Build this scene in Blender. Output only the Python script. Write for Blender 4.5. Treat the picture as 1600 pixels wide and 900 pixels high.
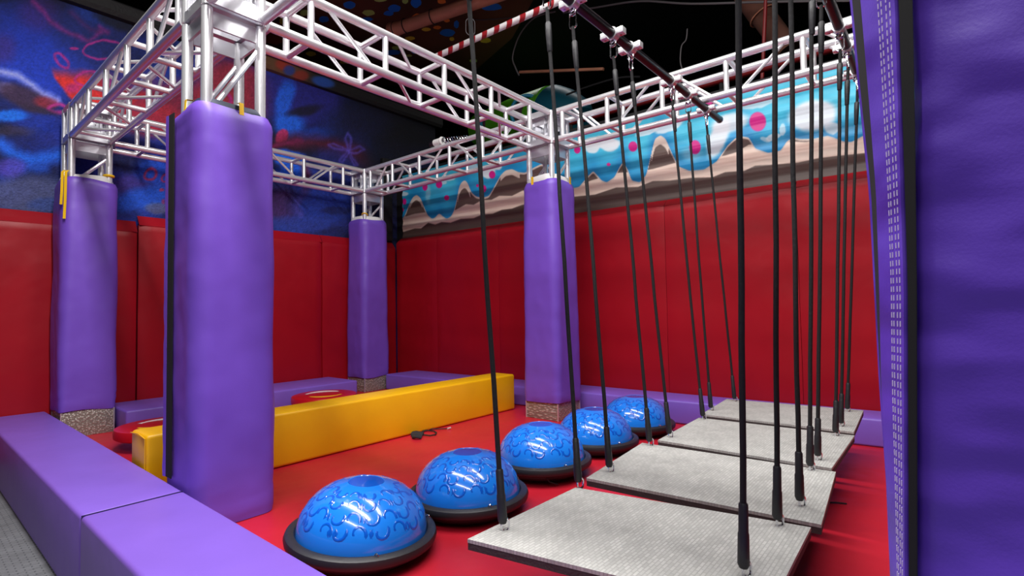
import bpy, math, random
import numpy as np
from mathutils import Vector, Matrix, noise as mnoise

for o in list(bpy.data.objects): bpy.data.objects.remove(o)
sc = bpy.context.scene
COL = sc.collection
R_ = math.radians

# ------------------------------------------------------------------ camera
CAM = np.array([-0.9109, -2.5420, 0.9372])
ROT = np.array([[0.64018950, -0.76802882, -0.01700405],
                [0.01978519, 0.03861094, -0.99905843],
                [0.76796220, 0.63925029, 0.03991392]])   # rows: right, down, forward
FPX = 813.755
cd = bpy.data.cameras.new('camera'); cam = bpy.data.objects.new('camera', cd); COL.objects.link(cam)
cd.sensor_width = 36.0; cd.lens = 36.0 * FPX / 1600.0; cd.clip_start = 0.02; cd.clip_end = 100
cam.matrix_world = Matrix(((ROT[0, 0], -ROT[1, 0], -ROT[2, 0], CAM[0]),
                           (ROT[0, 1], -ROT[1, 1], -ROT[2, 1], CAM[1]),
                           (ROT[0, 2], -ROT[1, 2], -ROT[2, 2], CAM[2]), (0, 0, 0, 1)))
sc.camera = cam
# ------------------------------------------------------------------ world, lamps, exposure
w = bpy.data.worlds.new('hall'); sc.world = w; w.use_nodes = True
w.node_tree.nodes['Background'].inputs[0].default_value = (0.55, 0.56, 0.62, 1)
w.node_tree.nodes['Background'].inputs[1].default_value = 0.07
def area(name, loc, sx, sy, power, aim=None, col=(1, 0.97, 0.95)):
    l = bpy.data.lights.new(name, 'AREA'); l.shape = 'RECTANGLE'; l.size = sx; l.size_y = sy
    l.energy = power; l.color = col
    o = bpy.data.objects.new(name, l); COL.objects.link(o); o.location = loc
    if aim is not None:
        o.rotation_euler = (Vector(aim) - Vector(loc)).to_track_quat('-Z', 'Y').to_euler()
    return o
# rows of long ceiling tubes along the hall, plus added fill lamps
area('tube_and_fill_lamp', (-0.35, -1.4, 4.3), 0.30, 4.4, 225)
area('tube_and_fill_lamp', (1.35, -1.9, 4.4), 0.30, 3.6, 88)  # added fill row, softens the shadows on decks and floor
area('tube_and_fill_lamp', (-2.6, -3.2, 4.3), 0.14, 4.0, 100)
area('tube_and_fill_lamp', (5.2, 1.6, 4.7), 0.14, 2.0, 4.5)  # added lamp above the slide, only there to brighten it
vs = sc.view_settings
vs.view_transform = 'Standard'; vs.look = 'None'; vs.gamma = 1.0; vs.exposure = 0.25
try: vs.use_curve_mapping = False
except Exception: pass

# ------------------------------------------------------------------ measuring helpers
def ray(x, y):
    return ROT.T @ np.array([(x - 800) / FPX, (y - 450) / FPX, 1.0])
def onz(x, y, z):
    d = ray(x, y); return Vector(CAM + d * ((z - CAM[2]) / d[2]))
def onu(x, y, u):
    d = ray(x, y); return Vector(CAM + d * ((u - CAM[0]) / d[0]))
def onv(x, y, v):
    d = ray(x, y); return Vector(CAM + d * ((v - CAM[1]) / d[1]))
def to_px(P):
    q = (np.asarray(P) - CAM) @ ROT.T
    return 800 + FPX * q[:, 0] / q[:, 2], 450 + FPX * q[:, 1] / q[:, 2]
def lin(r, g, b):
    f = lambda c: (c / 255.0) / 12.92 if c <= 10 else (((c / 255.0) + 0.055) / 1.055) ** 2.4
    return (f(r), f(g), f(b))

# ------------------------------------------------------------------ materials
MATS = {}
def mat(name, rgb, rough=0.5, metal=0.0, spec=0.5, bump=None, vary=0.0, vscale=3.0, coat=0.0, attr=None):
    m = bpy.data.materials.new(name); m.use_nodes = True
    nt = m.node_tree; b = nt.nodes['Principled BSDF']
    c = lin(*rgb)
    b.inputs['Base Color'].default_value = (*c, 1); b.inputs['Roughness'].default_value = rough
    b.inputs['Metallic'].default_value = metal; b.inputs['Specular IOR Level'].default_value = spec
    if coat: b.inputs['Coat Weight'].default_value = coat; b.inputs['Coat Roughness'].default_value = 0.05
    tc = nt.nodes.new('ShaderNodeTexCoord')
    if attr:
        a = nt.nodes.new('ShaderNodeAttribute'); a.attribute_name = attr
        nt.links.new(a.outputs['Color'], b.inputs['Base Color'])
    elif vary:
        n = nt.nodes.new('ShaderNodeTexNoise'); n.inputs['Scale'].default_value = vscale; n.inputs['Detail'].default_value = 5
        nt.links.new(tc.outputs['Object'], n.inputs['Vector'])
        r = nt.nodes.new('ShaderNodeValToRGB')
        r.color_ramp.elements[0].position = 0.3; r.color_ramp.elements[1].position = 0.7
        r.color_ramp.elements[0].color = (*[k * (1 - vary) for k in c], 1)
        r.color_ramp.elements[1].color = (*[min(1, k * (1 + vary)) for k in c], 1)
        nt.links.new(n.outputs['Fac'], r.inputs[0]); nt.links.new(r.outputs[0], b.inputs['Base Color'])
    prev = None
    for sc_, dist, st, det, stretch in (bump or []):
        n = nt.nodes.new('ShaderNodeTexNoise'); n.inputs['Scale'].default_value = sc_; n.inputs['Detail'].default_value = det
        mp = nt.nodes.new('ShaderNodeMapping'); mp.inputs['Scale'].default_value = stretch
        nt.links.new(tc.outputs['Object'], mp.inputs[0]); nt.links.new(mp.outputs[0], n.inputs['Vector'])
        bp = nt.nodes.new('ShaderNodeBump'); bp.inputs['Distance'].default_value = dist; bp.inputs['Strength'].default_value = st
        nt.links.new(n.outputs['Fac'], bp.inputs['Height'])
        if prev: nt.links.new(prev.outputs[0], bp.inputs['Normal'])
        prev = bp
    if prev: nt.links.new(prev.outputs[0], b.inputs['Normal'])
    MATS[name] = m
    return m
VB = [(4.0, 0.02, 0.35, 2, (1, 1, 1)), (220, 0.0006, 0.35, 2, (1, 1, 1))]
mat('purple', (116, 78, 194), 0.42, bump=VB, vary=0.05)
mat('purple_curb', (126, 92, 198), 0.45, bump=VB, vary=0.05)
mat('purple_shaded', (94, 60, 184), 0.42, bump=[(3.0, 0.06, 0.6, 2, (1, 1, 2)), (220, 0.0006, 0.3, 2, (1, 1, 1))], vary=0.05)  # same purple vinyl, shade of the right edge tower put into the colour
mat('velcro', (10, 9, 12), 0.9)
mat('thread', (205, 195, 225), 0.7)
mat('red_pad', (160, 12, 28), 0.42, spec=0.3, bump=VB, vary=0.05)
mat('red_floor', (186, 28, 46), 0.42, spec=0.4, bump=[(5.0, 0.02, 0.4, 2, (1, 1, 1)), (200, 0.0008, 0.4, 2, (1, 1, 1))], vary=0.10, vscale=2.2)
mat('yellow', (246, 186, 8), 0.42, bump=VB, vary=0.04)
mat('alu', (243, 243, 246), 0.24, metal=0.58, bump=[(60, 0.001, 0.25, 2, (1, 1, 1))])
mat('alu_plate', (214, 214, 220), 0.32, metal=0.65, bump=[(30, 0.002, 0.3, 2, (1, 1, 1))])
mat('steel', (220, 220, 225), 0.15, metal=1.0)
mat('blackpipe', (22, 20, 24), 0.28)
mat('rope', (14, 14, 17), 0.8, bump=[(150, 0.002, 0.8, 1, (1, 1, 0.5))])
mat('tape', (30, 31, 35), 0.5, bump=[(60, 0.003, 0.5, 2, (1, 1, 1))])
mat('rubber', (34, 34, 38), 0.45, bump=[(90, 0.0015, 0.4, 2, (1, 1, 1))])
mat('edge_rubber', (62, 54, 54), 0.75, bump=[(120, 0.003, 0.6, 2, (1, 1, 1))])
mat('ball', (30, 128, 236), 0.16, coat=0.6)
mat('ball_swirl', (14, 90, 202), 0.14, coat=0.6)
mat('white_board', (232, 232, 230), 0.5)
mat('strap_yellow', (250, 200, 20), 0.55)
mat('strap_navy', (20, 34, 62), 0.6)
mat('black_wall', (13, 13, 16), 0.7, bump=[(40, 0.01, 0.5, 4, (1, 1, 1))])
mat('hall_black', (9, 9, 11), 0.9)
mat('ceiling_brown', (92, 54, 40), 0.9, vary=0.5, vscale=0.8)
mat('duct', (190, 128, 98), 0.6, vary=0.2)
mat('red_pipe', (120, 16, 20), 0.5)
mat('stripe_white', (225, 220, 220), 0.5)
mat('stripe_red', (150, 18, 28), 0.5)
mat('slide_green', (95, 190, 30), 0.35)
mat('slide_teal', (20, 95, 115), 0.4)
mat('slide_ring', (45, 165, 205), 0.35)
mat('slide_inside', (60, 20, 45), 0.6)
mat('cable', (30, 29, 32), 0.7)
mat('disc_red', (190, 20, 32), 0.35)
mat('print_white', (238, 235, 235), 0.5)
mat('print_yellow', (240, 185, 30), 0.5)
mat('graffiti', (30, 40, 110), 0.8, attr='paint', bump=[(70, 0.012, 0.9, 4, (1, 1, 1)), (16, 0.02, 0.5, 3, (1, 1, 1))])
mat('mural', (90, 160, 200), 0.5, attr='paint', bump=[(6, 0.02, 0.5, 2, (0.05, 0.05, 3.0))])
mat('ledge', (30, 28, 30), 0.7, attr='paint', bump=[(40, 0.01, 0.6, 4, (1, 1, 1))])
for nm, c in dict(dot_blue=(40, 130, 250), dot_orange=(250, 140, 60), dot_green=(200, 225, 120), dot_yellow=(245, 210, 70), dot_rust=(190, 80, 55)).items():
    mat(nm, c, 0.8)

def brick_bump(name, rgb, rgb2, rough, scale, bw, rh, mortar, dist, squash=1.0, rot=0.0):
    m = mat(name, rgb, rough); nt = m.node_tree; b = nt.nodes['Principled BSDF']
    tc = nt.nodes.new('ShaderNodeTexCoord'); mp = nt.nodes.new('ShaderNodeMapping'); mp.inputs['Rotation'].default_value = (0, 0, rot)
    br = nt.nodes.new('ShaderNodeTexBrick'); br.inputs['Scale'].default_value = scale
    br.inputs['Brick Width'].default_value = bw; br.inputs['Row Height'].default_value = rh; br.inputs['Mortar Size'].default_value = mortar
    br.inputs['Color1'].default_value = (*lin(*rgb), 1); br.inputs['Color2'].default_value = (*lin(*[k * 0.9 for k in rgb]), 1)
    br.inputs['Mortar'].default_value = (*lin(*rgb2), 1); br.inputs['Mortar Smooth'].default_value = 0.4
    nt.links.new(tc.outputs['Object'], mp.inputs[0]); nt.links.new(mp.outputs[0], br.inputs['Vector'])
    nz = nt.nodes.new('ShaderNodeTexNoise'); nz.inputs['Scale'].default_value = 9; nz.inputs['Detail'].default_value = 6
    nt.links.new(tc.outputs['Object'], nz.inputs['Vector'])
    mx = nt.nodes.new('ShaderNodeMix'); mx.data_type = 'RGBA'; mx.blend_type = 'MULTIPLY'; mx.inputs['Factor'].default_value = 0.5
    nt.links.new(br.outputs['Color'], mx.inputs['A'])
    rp = nt.nodes.new('ShaderNodeValToRGB'); rp.color_ramp.elements[0].color = (0.65, 0.65, 0.65, 1); rp.color_ramp.elements[0].position = 0.3; rp.color_ramp.elements[1].position = 0.6
    nt.links.new(nz.outputs['Fac'], rp.inputs[0]); nt.links.new(rp.outputs[0], mx.inputs['B'])
    nt.links.new(mx.outputs['Result'], b.inputs['Base Color'])
    bp = nt.nodes.new('ShaderNodeBump'); bp.inputs['Distance'].default_value = dist; bp.inputs['Strength'].default_value = 0.6; bp.invert = True
    nt.links.new(br.outputs['Fac'], bp.inputs['Height']); nt.links.new(bp.outputs[0], b.inputs['Normal'])
    return m
brick_bump('deck', (192, 192, 188), (168, 168, 164), 0.75, 1.0, 0.026, 0.010, 0.0018, 0.0012)
brick_bump('carpet', (128, 130, 134), (92, 94, 98), 0.9, 1.0, 0.05, 0.018, 0.003, 0.003)
def diamond():
    m = mat('diamond_plate', (128, 118, 112), 0.4, metal=0.35); nt = m.node_tree; b = nt.nodes['Principled BSDF']
    tc = nt.nodes.new('ShaderNodeTexCoord'); prev = None
    hs = []
    for k, ang in enumerate((45, -45)):
        mp = nt.nodes.new('ShaderNodeMapping'); mp.inputs['Rotation'].default_value = (R_(ang), R_(ang), R_(ang)); mp.inputs['Scale'].default_value = (60, 22, 60)
        vo = nt.nodes.new('ShaderNodeTexVoronoi'); vo.inputs['Scale'].default_value = 1.0
        nt.links.new(tc.outputs['Object'], mp.inputs[0]); nt.links.new(mp.outputs[0], vo.inputs['Vector'])
        hs.append(vo)
    mn = nt.nodes.new('ShaderNodeMath'); mn.operation = 'MINIMUM'
    nt.links.new(hs[0].outputs['Distance'], mn.inputs[0]); nt.links.new(hs[1].outputs['Distance'], mn.inputs[1])
    bp = nt.nodes.new('ShaderNodeBump'); bp.invert = True; bp.inputs['Distance'].default_value = 0.006; bp.inputs['Strength'].default_value = 0.8
    nt.links.new(mn.outputs[0], bp.inputs['Height']); nt.links.new(bp.outputs[0], b.inputs['Normal'])
    rp = nt.nodes.new('ShaderNodeValToRGB'); rp.color_ramp.elements[0].color = (*lin(205, 198, 190), 1); rp.color_ramp.elements[1].color = (*lin(140, 130, 122), 1)
    rp.color_ramp.elements[0].position = 0.1; rp.color_ramp.elements[1].position = 0.4
    nt.links.new(mn.outputs[0], rp.inputs[0]); nt.links.new(rp.outputs[0], b.inputs['Base Color'])
diamond()

# ------------------------------------------------------------------ mesh helpers
def perp(d):
    a = Vector((0, 0, 1)) if abs(d.z) < 0.9 else Vector((1, 0, 0))
    s = d.cross(a).normalized(); return s, d.cross(s).normalized()
class MB:
    def __init__(s): s.v = []; s.f = []
    def add(s, vs, fs):
        n = len(s.v); s.v += [tuple(p) for p in vs]; s.f += [tuple(i + n for i in f) for f in fs]; return s
    def box(s, a, b):
        (x0, y0, z0), (x1, y1, z1) = a, b
        return s.add([(x0, y0, z0), (x1, y0, z0), (x1, y1, z0), (x0, y1, z0), (x0, y0, z1), (x1, y0, z1), (x1, y1, z1), (x0, y1, z1)],
                     [(0, 3, 2, 1), (4, 5, 6, 7), (0, 1, 5, 4), (1, 2, 6, 5), (2, 3, 7, 6), (3, 0, 4, 7)])
    def bar(s, p, q, wdt, h, up=(0, 0, 1)):
        p, q = Vector(p), Vector(q); d = (q - p).normalized(); upv = Vector(up)
        sd = d.cross(upv).normalized() * wdt / 2; uv = sd.cross(d).normalized() * h / 2
        vs = [c + a * sd + b * uv for c in (p, q) for a, b in ((-1, -1), (1, -1), (1, 1), (-1, 1))]
        return s.add(vs, [(0, 1, 2, 3), (7, 6, 5, 4), (0, 4, 5, 1), (1, 5, 6, 2), (2, 6, 7, 3), (3, 7, 4, 0)])
    def tube(s, pts, r, n=10, cap=True):
        pts = [Vector(p) for p in pts]; m = len(pts); rs = r if isinstance(r, (list, tuple)) else [r] * m
        d0 = (pts[1] - pts[0]).normalized(); sx, sy = perp(d0); vs = []
        for i, p in enumerate(pts):
            d = ((pts[min(i + 1, m - 1)] - pts[max(i - 1, 0)])).normalized()
            sx = (sx - d * sx.dot(d)).normalized(); sy = d.cross(sx)
            for k in range(n):
                a = 2 * math.pi * k / n; vs.append(p + rs[i] * (math.cos(a) * sx + math.sin(a) * sy))
        fs = [(i * n + k, i * n + (k + 1) % n, (i + 1) * n + (k + 1) % n, (i + 1) * n + k) for i in range(m - 1) for k in range(n)]
        if cap: fs += [tuple(range(n - 1, -1, -1)), tuple((m - 1) * n + k for k in range(n))]
        return s.add(vs, fs)
    def lathe(s, prof, c, n=48, tilt=None):
        c = Vector(c); vs = []
        for r, z in prof:
            for k in range(n):
                a = 2 * math.pi * k / n; q = Vector((r * math.cos(a), r * math.sin(a), z))
                if tilt is not None: q = tilt @ q
                vs.append(c + q)
        m = len(prof)
        fs = [(i * n + k, i * n + (k + 1) % n, (i + 1) * n + (k + 1) % n, (i + 1) * n + k) for i in range(m - 1) for k in range(n)]
        if prof[0][0] > 1e-6: fs.append(tuple(range(n - 1, -1, -1)))
        if prof[-1][0] > 1e-6: fs.append(tuple((m - 1) * n + k for k in range(n)))
        return s.add(vs, fs)
    def torus(s, c, axis, R, r, n=20, k=8):
        c = Vector(c); axis = Vector(axis).normalized(); a, b = perp(axis); vs = []
        for i in range(n):
            t = 2 * math.pi * i / n; d = math.cos(t) * a + math.sin(t) * b
            for j in range(k):
                q = 2 * math.pi * j / k; vs.append(c + d * (R + r * math.cos(q)) + axis * r * math.sin(q))
        return s.add(vs, [(i * k + j, ((i + 1) % n) * k + j, ((i + 1) % n) * k + (j + 1) % k, i * k + (j + 1) % k) for i in range(n) for j in range(k)])
    def link(s, c, axis, long, L, W, r, n=24, k=6):     # an oval chain link / carabiner
        c = Vector(c); axis = Vector(axis).normalized(); long = Vector(long).normalized(); b = axis.cross(long).normalized(); pts = []
        for i in range(n):
            t = 2 * math.pi * i / n; x, y = math.cos(t), math.sin(t)
            pts.append(c + long * ((L - W) / 2 * (1 if x > 0 else -1) + x * W / 2) + b * y * W / 2)
        vs = []
        for i, p in enumerate(pts):
            d = (p - c); d = d.normalized()
            for j in range(k):
                q = 2 * math.pi * j / k; vs.append(p + d * r * math.cos(q) + axis * r * math.sin(q))
        return s.add(vs, [(i * k + j, ((i + 1) % n) * k + j, ((i + 1) % n) * k + (j + 1) % k, i * k + (j + 1) % k) for i in range(n) for j in range(k)])
    def build(s, name, m, parent=None, smooth=False, base=None, bevel=0.0, rsmooth=False):
        off = Vector((0, 0, 0))
        if parent is not None: off = Vector(parent['_base'])
        elif base is not None: off = Vector(base)
        me = bpy.data.meshes.new(name)
        me.from_pydata([(x - off[0], y - off[1], z - off[2]) for x, y, z in s.v], [], s.f); me.update()
        if m: me.materials.append(MATS[m])
        if smooth:
            me.polygons.foreach_set('use_smooth', [True] * len(me.polygons))
            try: me.set_sharp_from_angle(angle=R_(40))
            except Exception: pass
        o = bpy.data.objects.new(name, me); COL.objects.link(o)
        if parent is not None: o.parent = parent; o['_base'] = list(off)
        else: o.location = off; o['_base'] = list(off)
        if bevel:
            bm = o.modifiers.new('bevel', 'BEVEL'); bm.width = bevel; bm.segments = 3; bm.limit_method = 'ANGLE'; bm.angle_limit = R_(40)
            me.polygons.foreach_set('use_smooth', [True] * len(me.polygons))
        return o
def tag(o, label=None, cat=None, group=None, kind=None):
    if label: o['label'] = label
    if cat: o['category'] = cat
    if group: o['group'] = group
    if kind: o['kind'] = kind
    return o
def thing(name, base, label, cat, group=None):
    o = bpy.data.objects.new(name, None); COL.objects.link(o); o.location = base; o['_base'] = list(base); o.empty_display_size = 0.1
    return tag(o, label, cat, group)

# numpy value noise
def vnoise(x, y, seed=0):
    xi = np.floor(x).astype(np.int64); yi = np.floor(y).astype(np.int64); fx = x - xi; fy = y - yi
    h = lambda a, b: (((a * 374761393 + b * 668265263 + seed * 974711) ^ ((a * 668265263 + b * 374761393 + seed * 31337) >> 13)) * 1274126177 & 0x7fffffff) % 10007 / 10007.0
    fx = fx * fx * (3 - 2 * fx); fy = fy * fy * (3 - 2 * fy)
    return (h(xi, yi) * (1 - fx) + h(xi + 1, yi) * fx) * (1 - fy) + (h(xi, yi + 1) * (1 - fx) + h(xi + 1, yi + 1) * fx) * fy
def fbm(x, y, seed=0, o=4):
    t = 0; a = 0.5
    for i in range(o): t = t + a * vnoise(x * 2 ** i, y * 2 ** i, seed + i); a *= 0.5
    return t
def set_paint(me, rgb):
    at = me.color_attributes.new('paint', 'FLOAT_COLOR', 'POINT')
    a = np.ones((len(rgb), 4), dtype=np.float32); a[:, :3] = rgb
    at.data.foreach_set('color', a.ravel())
def srgb2lin(a):
    a = np.clip(a, 0, 255) / 255.0
    return np.where(a <= 0.04045, a / 12.92, ((a + 0.055) / 1.055) ** 2.4)
def grid_mesh(name, m, fn, us, zs):
    nu, nz = len(us), len(zs)
    U, Z = np.meshgrid(us, zs); P = np.array(fn(U.ravel(), Z.ravel())).T
    i = (np.arange(nz - 1)[:, None] * nu + np.arange(nu - 1)[None, :]).ravel()
    F = np.stack([i, i + 1, i + nu + 1, i + nu], 1)
    me = bpy.data.meshes.new(name); me.from_pydata(P.tolist(), [], F.tolist()); me.update(); me.materials.append(MATS[m])
    o = bpy.data.objects.new(name, me); COL.objects.link(o); o['_base'] = [0, 0, 0]
    return o, P

S = 0.24; U4 = 2.700; V2 = 2.7187; ZB = 2.366; ZT = ZB + S; V5 = -2.81
CH = 0.183; GZ = -0.17; ROTW = 0.03
LPF = 3.04; LW = 3.13                      # left wall pads' face, left wall
RPF = lambda v: 3.485 - ROTW * v           # right wall pads' face
RWL = lambda v: 3.585 - ROTW * v           # right wall

# ------------------------------------------------------------------ the setting
rng = random.Random(4)
fo, P = grid_mesh('floor', 'red_floor', lambda a, b: (a, b, 0.004 * (fbm(a * 3 + 9, b * 3 + 5, 3) - 0.5)), np.linspace(-0.30, 3.56, 70), np.linspace(-4.2, LW, 120))
fo.data.polygons.foreach_set('use_smooth', [True] * len(fo.data.polygons)); tag(fo, 'red vinyl mat floor inside the purple foam curbs', kind='structure')
cf = MB().box((-9, -9, GZ - 0.05), (12, 12, GZ)).build('carpet_floor', 'carpet'); tag(cf, 'grey ribbed carpet outside the purple curb', kind='structure')
ce0 = MB().box((-9, -9, 4.82), (12, 12, 4.9)).build('ceiling', 'hall_black'); tag(ce0, 'black ceiling of the hall', kind='structure')
pp = [onz(x, y, 4.80) for x, y in ((330, -120), (900, -120), (800, 60), (745, 108), (690, 130), (560, 135), (380, 75))]
ce = MB().add(pp + [q + Vector((0, 0, .019)) for q in pp], [tuple(range(6, -1, -1)), tuple(range(7, 14))] + [(k, (k + 1) % 7, 7 + (k + 1) % 7, 7 + k) for k in range(7)]).build('ceiling_panel', 'ceiling_brown'); tag(ce, 'brown ceiling panel painted with colour spots', kind='structure')
for nm, a, b in (('wall_far_left', (-9, 11.8, GZ), (12, 12, 4.8)), ('wall_far_right', (11.8, -9, GZ), (12, 11.8, 4.8)),
                 ('wall_behind', (-9, -9, GZ), (12, -8.8, 4.8)), ('wall_side', (-9, -8.8, GZ), (-8.8, 11.8, 4.8))):
    tag(MB().box(a, b).build(nm, 'hall_black'), 'dark wall of the surrounding hall', kind='structure')
for x, y, rx, ry, c in [(546, 8, 10, 6, 'blue'), (616, 13, 10, 6, 'blue'), (607, 21, 8, 4, 'blue'), (576, 20, 10, 5, 'green'), (653, 26, 9, 5, 'orange'),
                        (650, 4, 8, 8, 'blue'), (574, 30, 9, 3, 'blue'), (666, 46, 7, 3, 'yellow'), (683, 43, 6, 3, 'orange'), (699, 51, 12, 6, 'blue'),
                        (641, 60, 8, 3, 'yellow'), (618, 75, 6, 3, 'green'), (612, 82, 15, 4, 'blue'), (639, 87, 5, 2, 'green'), (651, 81, 8, 3, 'blue'),
                        (713, 38, 4, 6, 'blue'), (768, 11, 16, 6, 'blue'), (706, 61, 4, 3, 'yellow'), (758, 63, 9, 4, 'yellow'), (698, 32, 5, 3, 'orange'),
                        (506, 30, 8, 5, 'blue'), (475, 20, 7, 5, 'green'), (446, 33, 10, 6, 'yellow'), (486, 84, 8, 4, 'yellow'), (539, 97, 9, 3, 'yellow'),
                        (428, 52, 20, 18, 'rust'), (633, 2, 5, 4, 'green'), (594, 0, 10, 3, 'green'), (690, 2, 7, 4, 'orange'), (740, 95, 6, 3, 'green')]:
    pts = [onz(x + rx * math.cos(t) * rng.uniform(.88, 1.1), y + ry * math.sin(t) * rng.uniform(.88, 1.1), 4.797) for t in np.linspace(0, 2 * math.pi, 15)[:-1]]
    if any(q.x > 11 or q.y > 11 for q in pts): continue
    MB().add(pts, [tuple(range(len(pts)))]).build('paint_spot', 'dot_' + c, ce)

# left wall: stucco sprayed with graffiti
us = np.concatenate([np.linspace(-6, -0.9, 12), np.arange(-0.8, 3.75, 0.009), np.linspace(3.8, 4.2, 3)])
zs = np.concatenate([np.linspace(GZ, 1.55, 4), np.arange(1.6, 3.72, 0.009)])
wl, P = grid_mesh('wall_left', 'graffiti', lambda a, b: (a, a * 0 + LW, b), us, zs)
X, Y = to_px(P)
jx = X + 9 * (fbm(X / 23, Y / 23, 11) - 0.5); jy = Y + 9 * (fbm(X / 23 + 40, Y / 23, 12) - 0.5)
col = np.zeros((len(X), 3)) + np.array([22, 30, 92.0])
n1 = fbm(X / 70, Y / 55, 21); n2 = fbm(X / 40 + 7, Y / 40, 22)
col += (n1[:, None] - 0.45) * np.array([50, 70, 190.0]); col += (n2[:, None] - 0.5) * np.array([30, 5, 15.0])
def paint(mask, rgb):
    global col
    mask = np.clip(mask, 0, 1)[:, None]; col = col * (1 - mask) + np.array(rgb, float) * mask
def blob(x, y, rx, ry, rgb, a=1.0, ang=0, soft=0.6):
    c, s_ = math.cos(R_(ang)), math.sin(R_(ang)); dx, dy = jx - x, jy - y
    d = np.sqrt(((dx * c + dy * s_) / rx) ** 2 + ((-dx * s_ + dy * c) / ry) ** 2)
    t = np.clip((1 + soft / 2 - d) / soft, 0, 1); paint(a * t * t * (3 - 2 * t), rgb)
def segd(pts):
    d = np.full(len(X), 1e9)
    for (x0, y0), (x1, y1) in zip(pts[:-1], pts[1:]):
        dx, dy = x1 - x0, y1 - y0; t = np.clip(((jx - x0) * dx + (jy - y0) * dy) / (dx * dx + dy * dy + 1e-9), 0, 1)
        d = np.minimum(d, np.hypot(jx - x0 - t * dx, jy - y0 - t * dy))
    return d
def stroke(pts, wd, rgb, a=1.0, soft=None):
    soft = soft or wd * 0.8; d = segd(pts); t = np.clip((wd / 2 + soft / 2 - d) / soft, 0, 1); paint(a * t, rgb)
def ring(x, y, rx, ry, ang, rgb, wd=3.2, a=0.9):
    c, s_ = math.cos(R_(ang)), math.sin(R_(ang))
    stroke([(x + rx * math.cos(t) * c - ry * math.sin(t) * s_, y + rx * math.cos(t) * s_ + ry * math.sin(t) * c) for t in np.linspace(0, 6.2832, 18)], wd, rgb, a)
MAG = (185, 38, 120)
blob(55, 95, 85, 60, (34, 58, 178), .85, 25, .9); blob(20, 40, 60, 40, (26, 42, 140), .6)
blob(150, 60, 75, 45, (26, 34, 92), .7, 30, .9); blob(60, 20, 30, 26, (66, 34, 108), .6, 0, 1.2); blob(5, 75, 18, 22, (78, 34, 100), .5, 0, 1.2)
blob(150, 20, 40, 16, (30, 60, 150), .6, 20, .9); blob(185, 35, 40, 12, (14, 14, 22), .75, 22, .9); blob(232, 25, 40, 10, (10, 10, 14), .9, 20, .7); blob(215, 20, 14, 9, (26, 66, 165), .8, 25, .8)
stroke([(50, 2), (75, 30), (108, 52), (140, 62), (158, 50), (156, 42), (168, 52)], 6, (140, 36, 108), .75, 7); stroke([(110, 20), (140, 45), (160, 52)], 5, (120, 36, 96), .5, 8)
# red disc with a crisp left rim
d = np.hypot((jx - 165) / 92, (jy - 82) / 92); m_ = np.clip((1 - d) / 0.05, 0, 1) * np.clip((jy - 100 - 0.10 * (jx - 75)) / 20, 0, 1); paint(m_, (226, 44, 44))
blob(235, 185, 80, 26, (190, 34, 48), .85, 10, .8); blob(205, 130, 50, 22, (96, 28, 72), .7, 0, .9); blob(255, 150, 60, 26, (170, 30, 44), .7, 0, .9)
blob(112, 138, 12, 8, (190, 40, 110), .8, 0, 1)
stroke([(0, 112), (25, 116), (48, 132), (62, 146), (88, 158)], 11, (168, 152, 236), .9, 9); blob(8, 136, 14, 9, (160, 144, 232), .9, 15, .6)
blob(35, 152, 48, 17, (66, 38, 60), .9, 25, .7); blob(72, 160, 18, 8, (150, 36, 50), .8, 10, .9)
ring(90, 169, 15, 6, 0, (200, 46, 130), 5)
blob(14, 182, 28, 9, (26, 104, 220), .9, 0, .8); blob(62, 196, 36, 14, (24, 44, 138), .85, -5, .8); blob(12, 205, 40, 8, (58, 40, 62), .7, 0, .9); blob(60, 172, 30, 5, (48, 32, 56), .6, 10, .9)
blob(25, 228, 50, 14, (22, 34, 110), .7, 10, .9); stroke([(0, 224), (22, 242), (50, 250), (100, 243)], 20, (34, 98, 218), .85, 16); stroke([(20, 262), (70, 264)], 12, (30, 84, 200), .7, 14)
blob(16, 262, 24, 14, (92, 64, 168), .75, 0, .9); blob(45, 305, 75, 30, (84, 78, 116), .85, 0, .7); blob(75, 318, 30, 10, (40, 60, 130), .5)
ring(160, 78, 30, 15, -4, MAG); ring(97, 94, 15, 7, 48, MAG, 3.5); ring(146, 125, 28, 13, 0, MAG, 3.5); blob(115, 75, 7, 3, MAG, .9)
blob(225, 120, 50, 20, (28, 58, 158), .5); blob(205, 250, 36, 20, (24, 26, 62), .8, 0, .8); blob(205, 288, 30, 16, (74, 44, 120), .7, 0, .9); blob(245, 262, 34, 22, (30, 76, 190), .85, 0, .8); blob(225, 310, 46, 18, (28, 82, 196), .8, -15, .8)
blob(250, 325, 22, 9, (96, 84, 110), .7)
ring(236, 271, 10, 8, -35, (186, 38, 78), 3.6); ring(259, 277, 6, 6, 0, (170, 38, 84), 3); blob(254, 297, 4, 3, (170, 36, 70), .8); blob(256, 314, 3, 3, (150, 36, 76), .7)
blob(360, 150, 60, 60, (190, 40, 44), .8, 0, .6); ring(345, 152, 16, 10, 15, MAG, 4)
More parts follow.
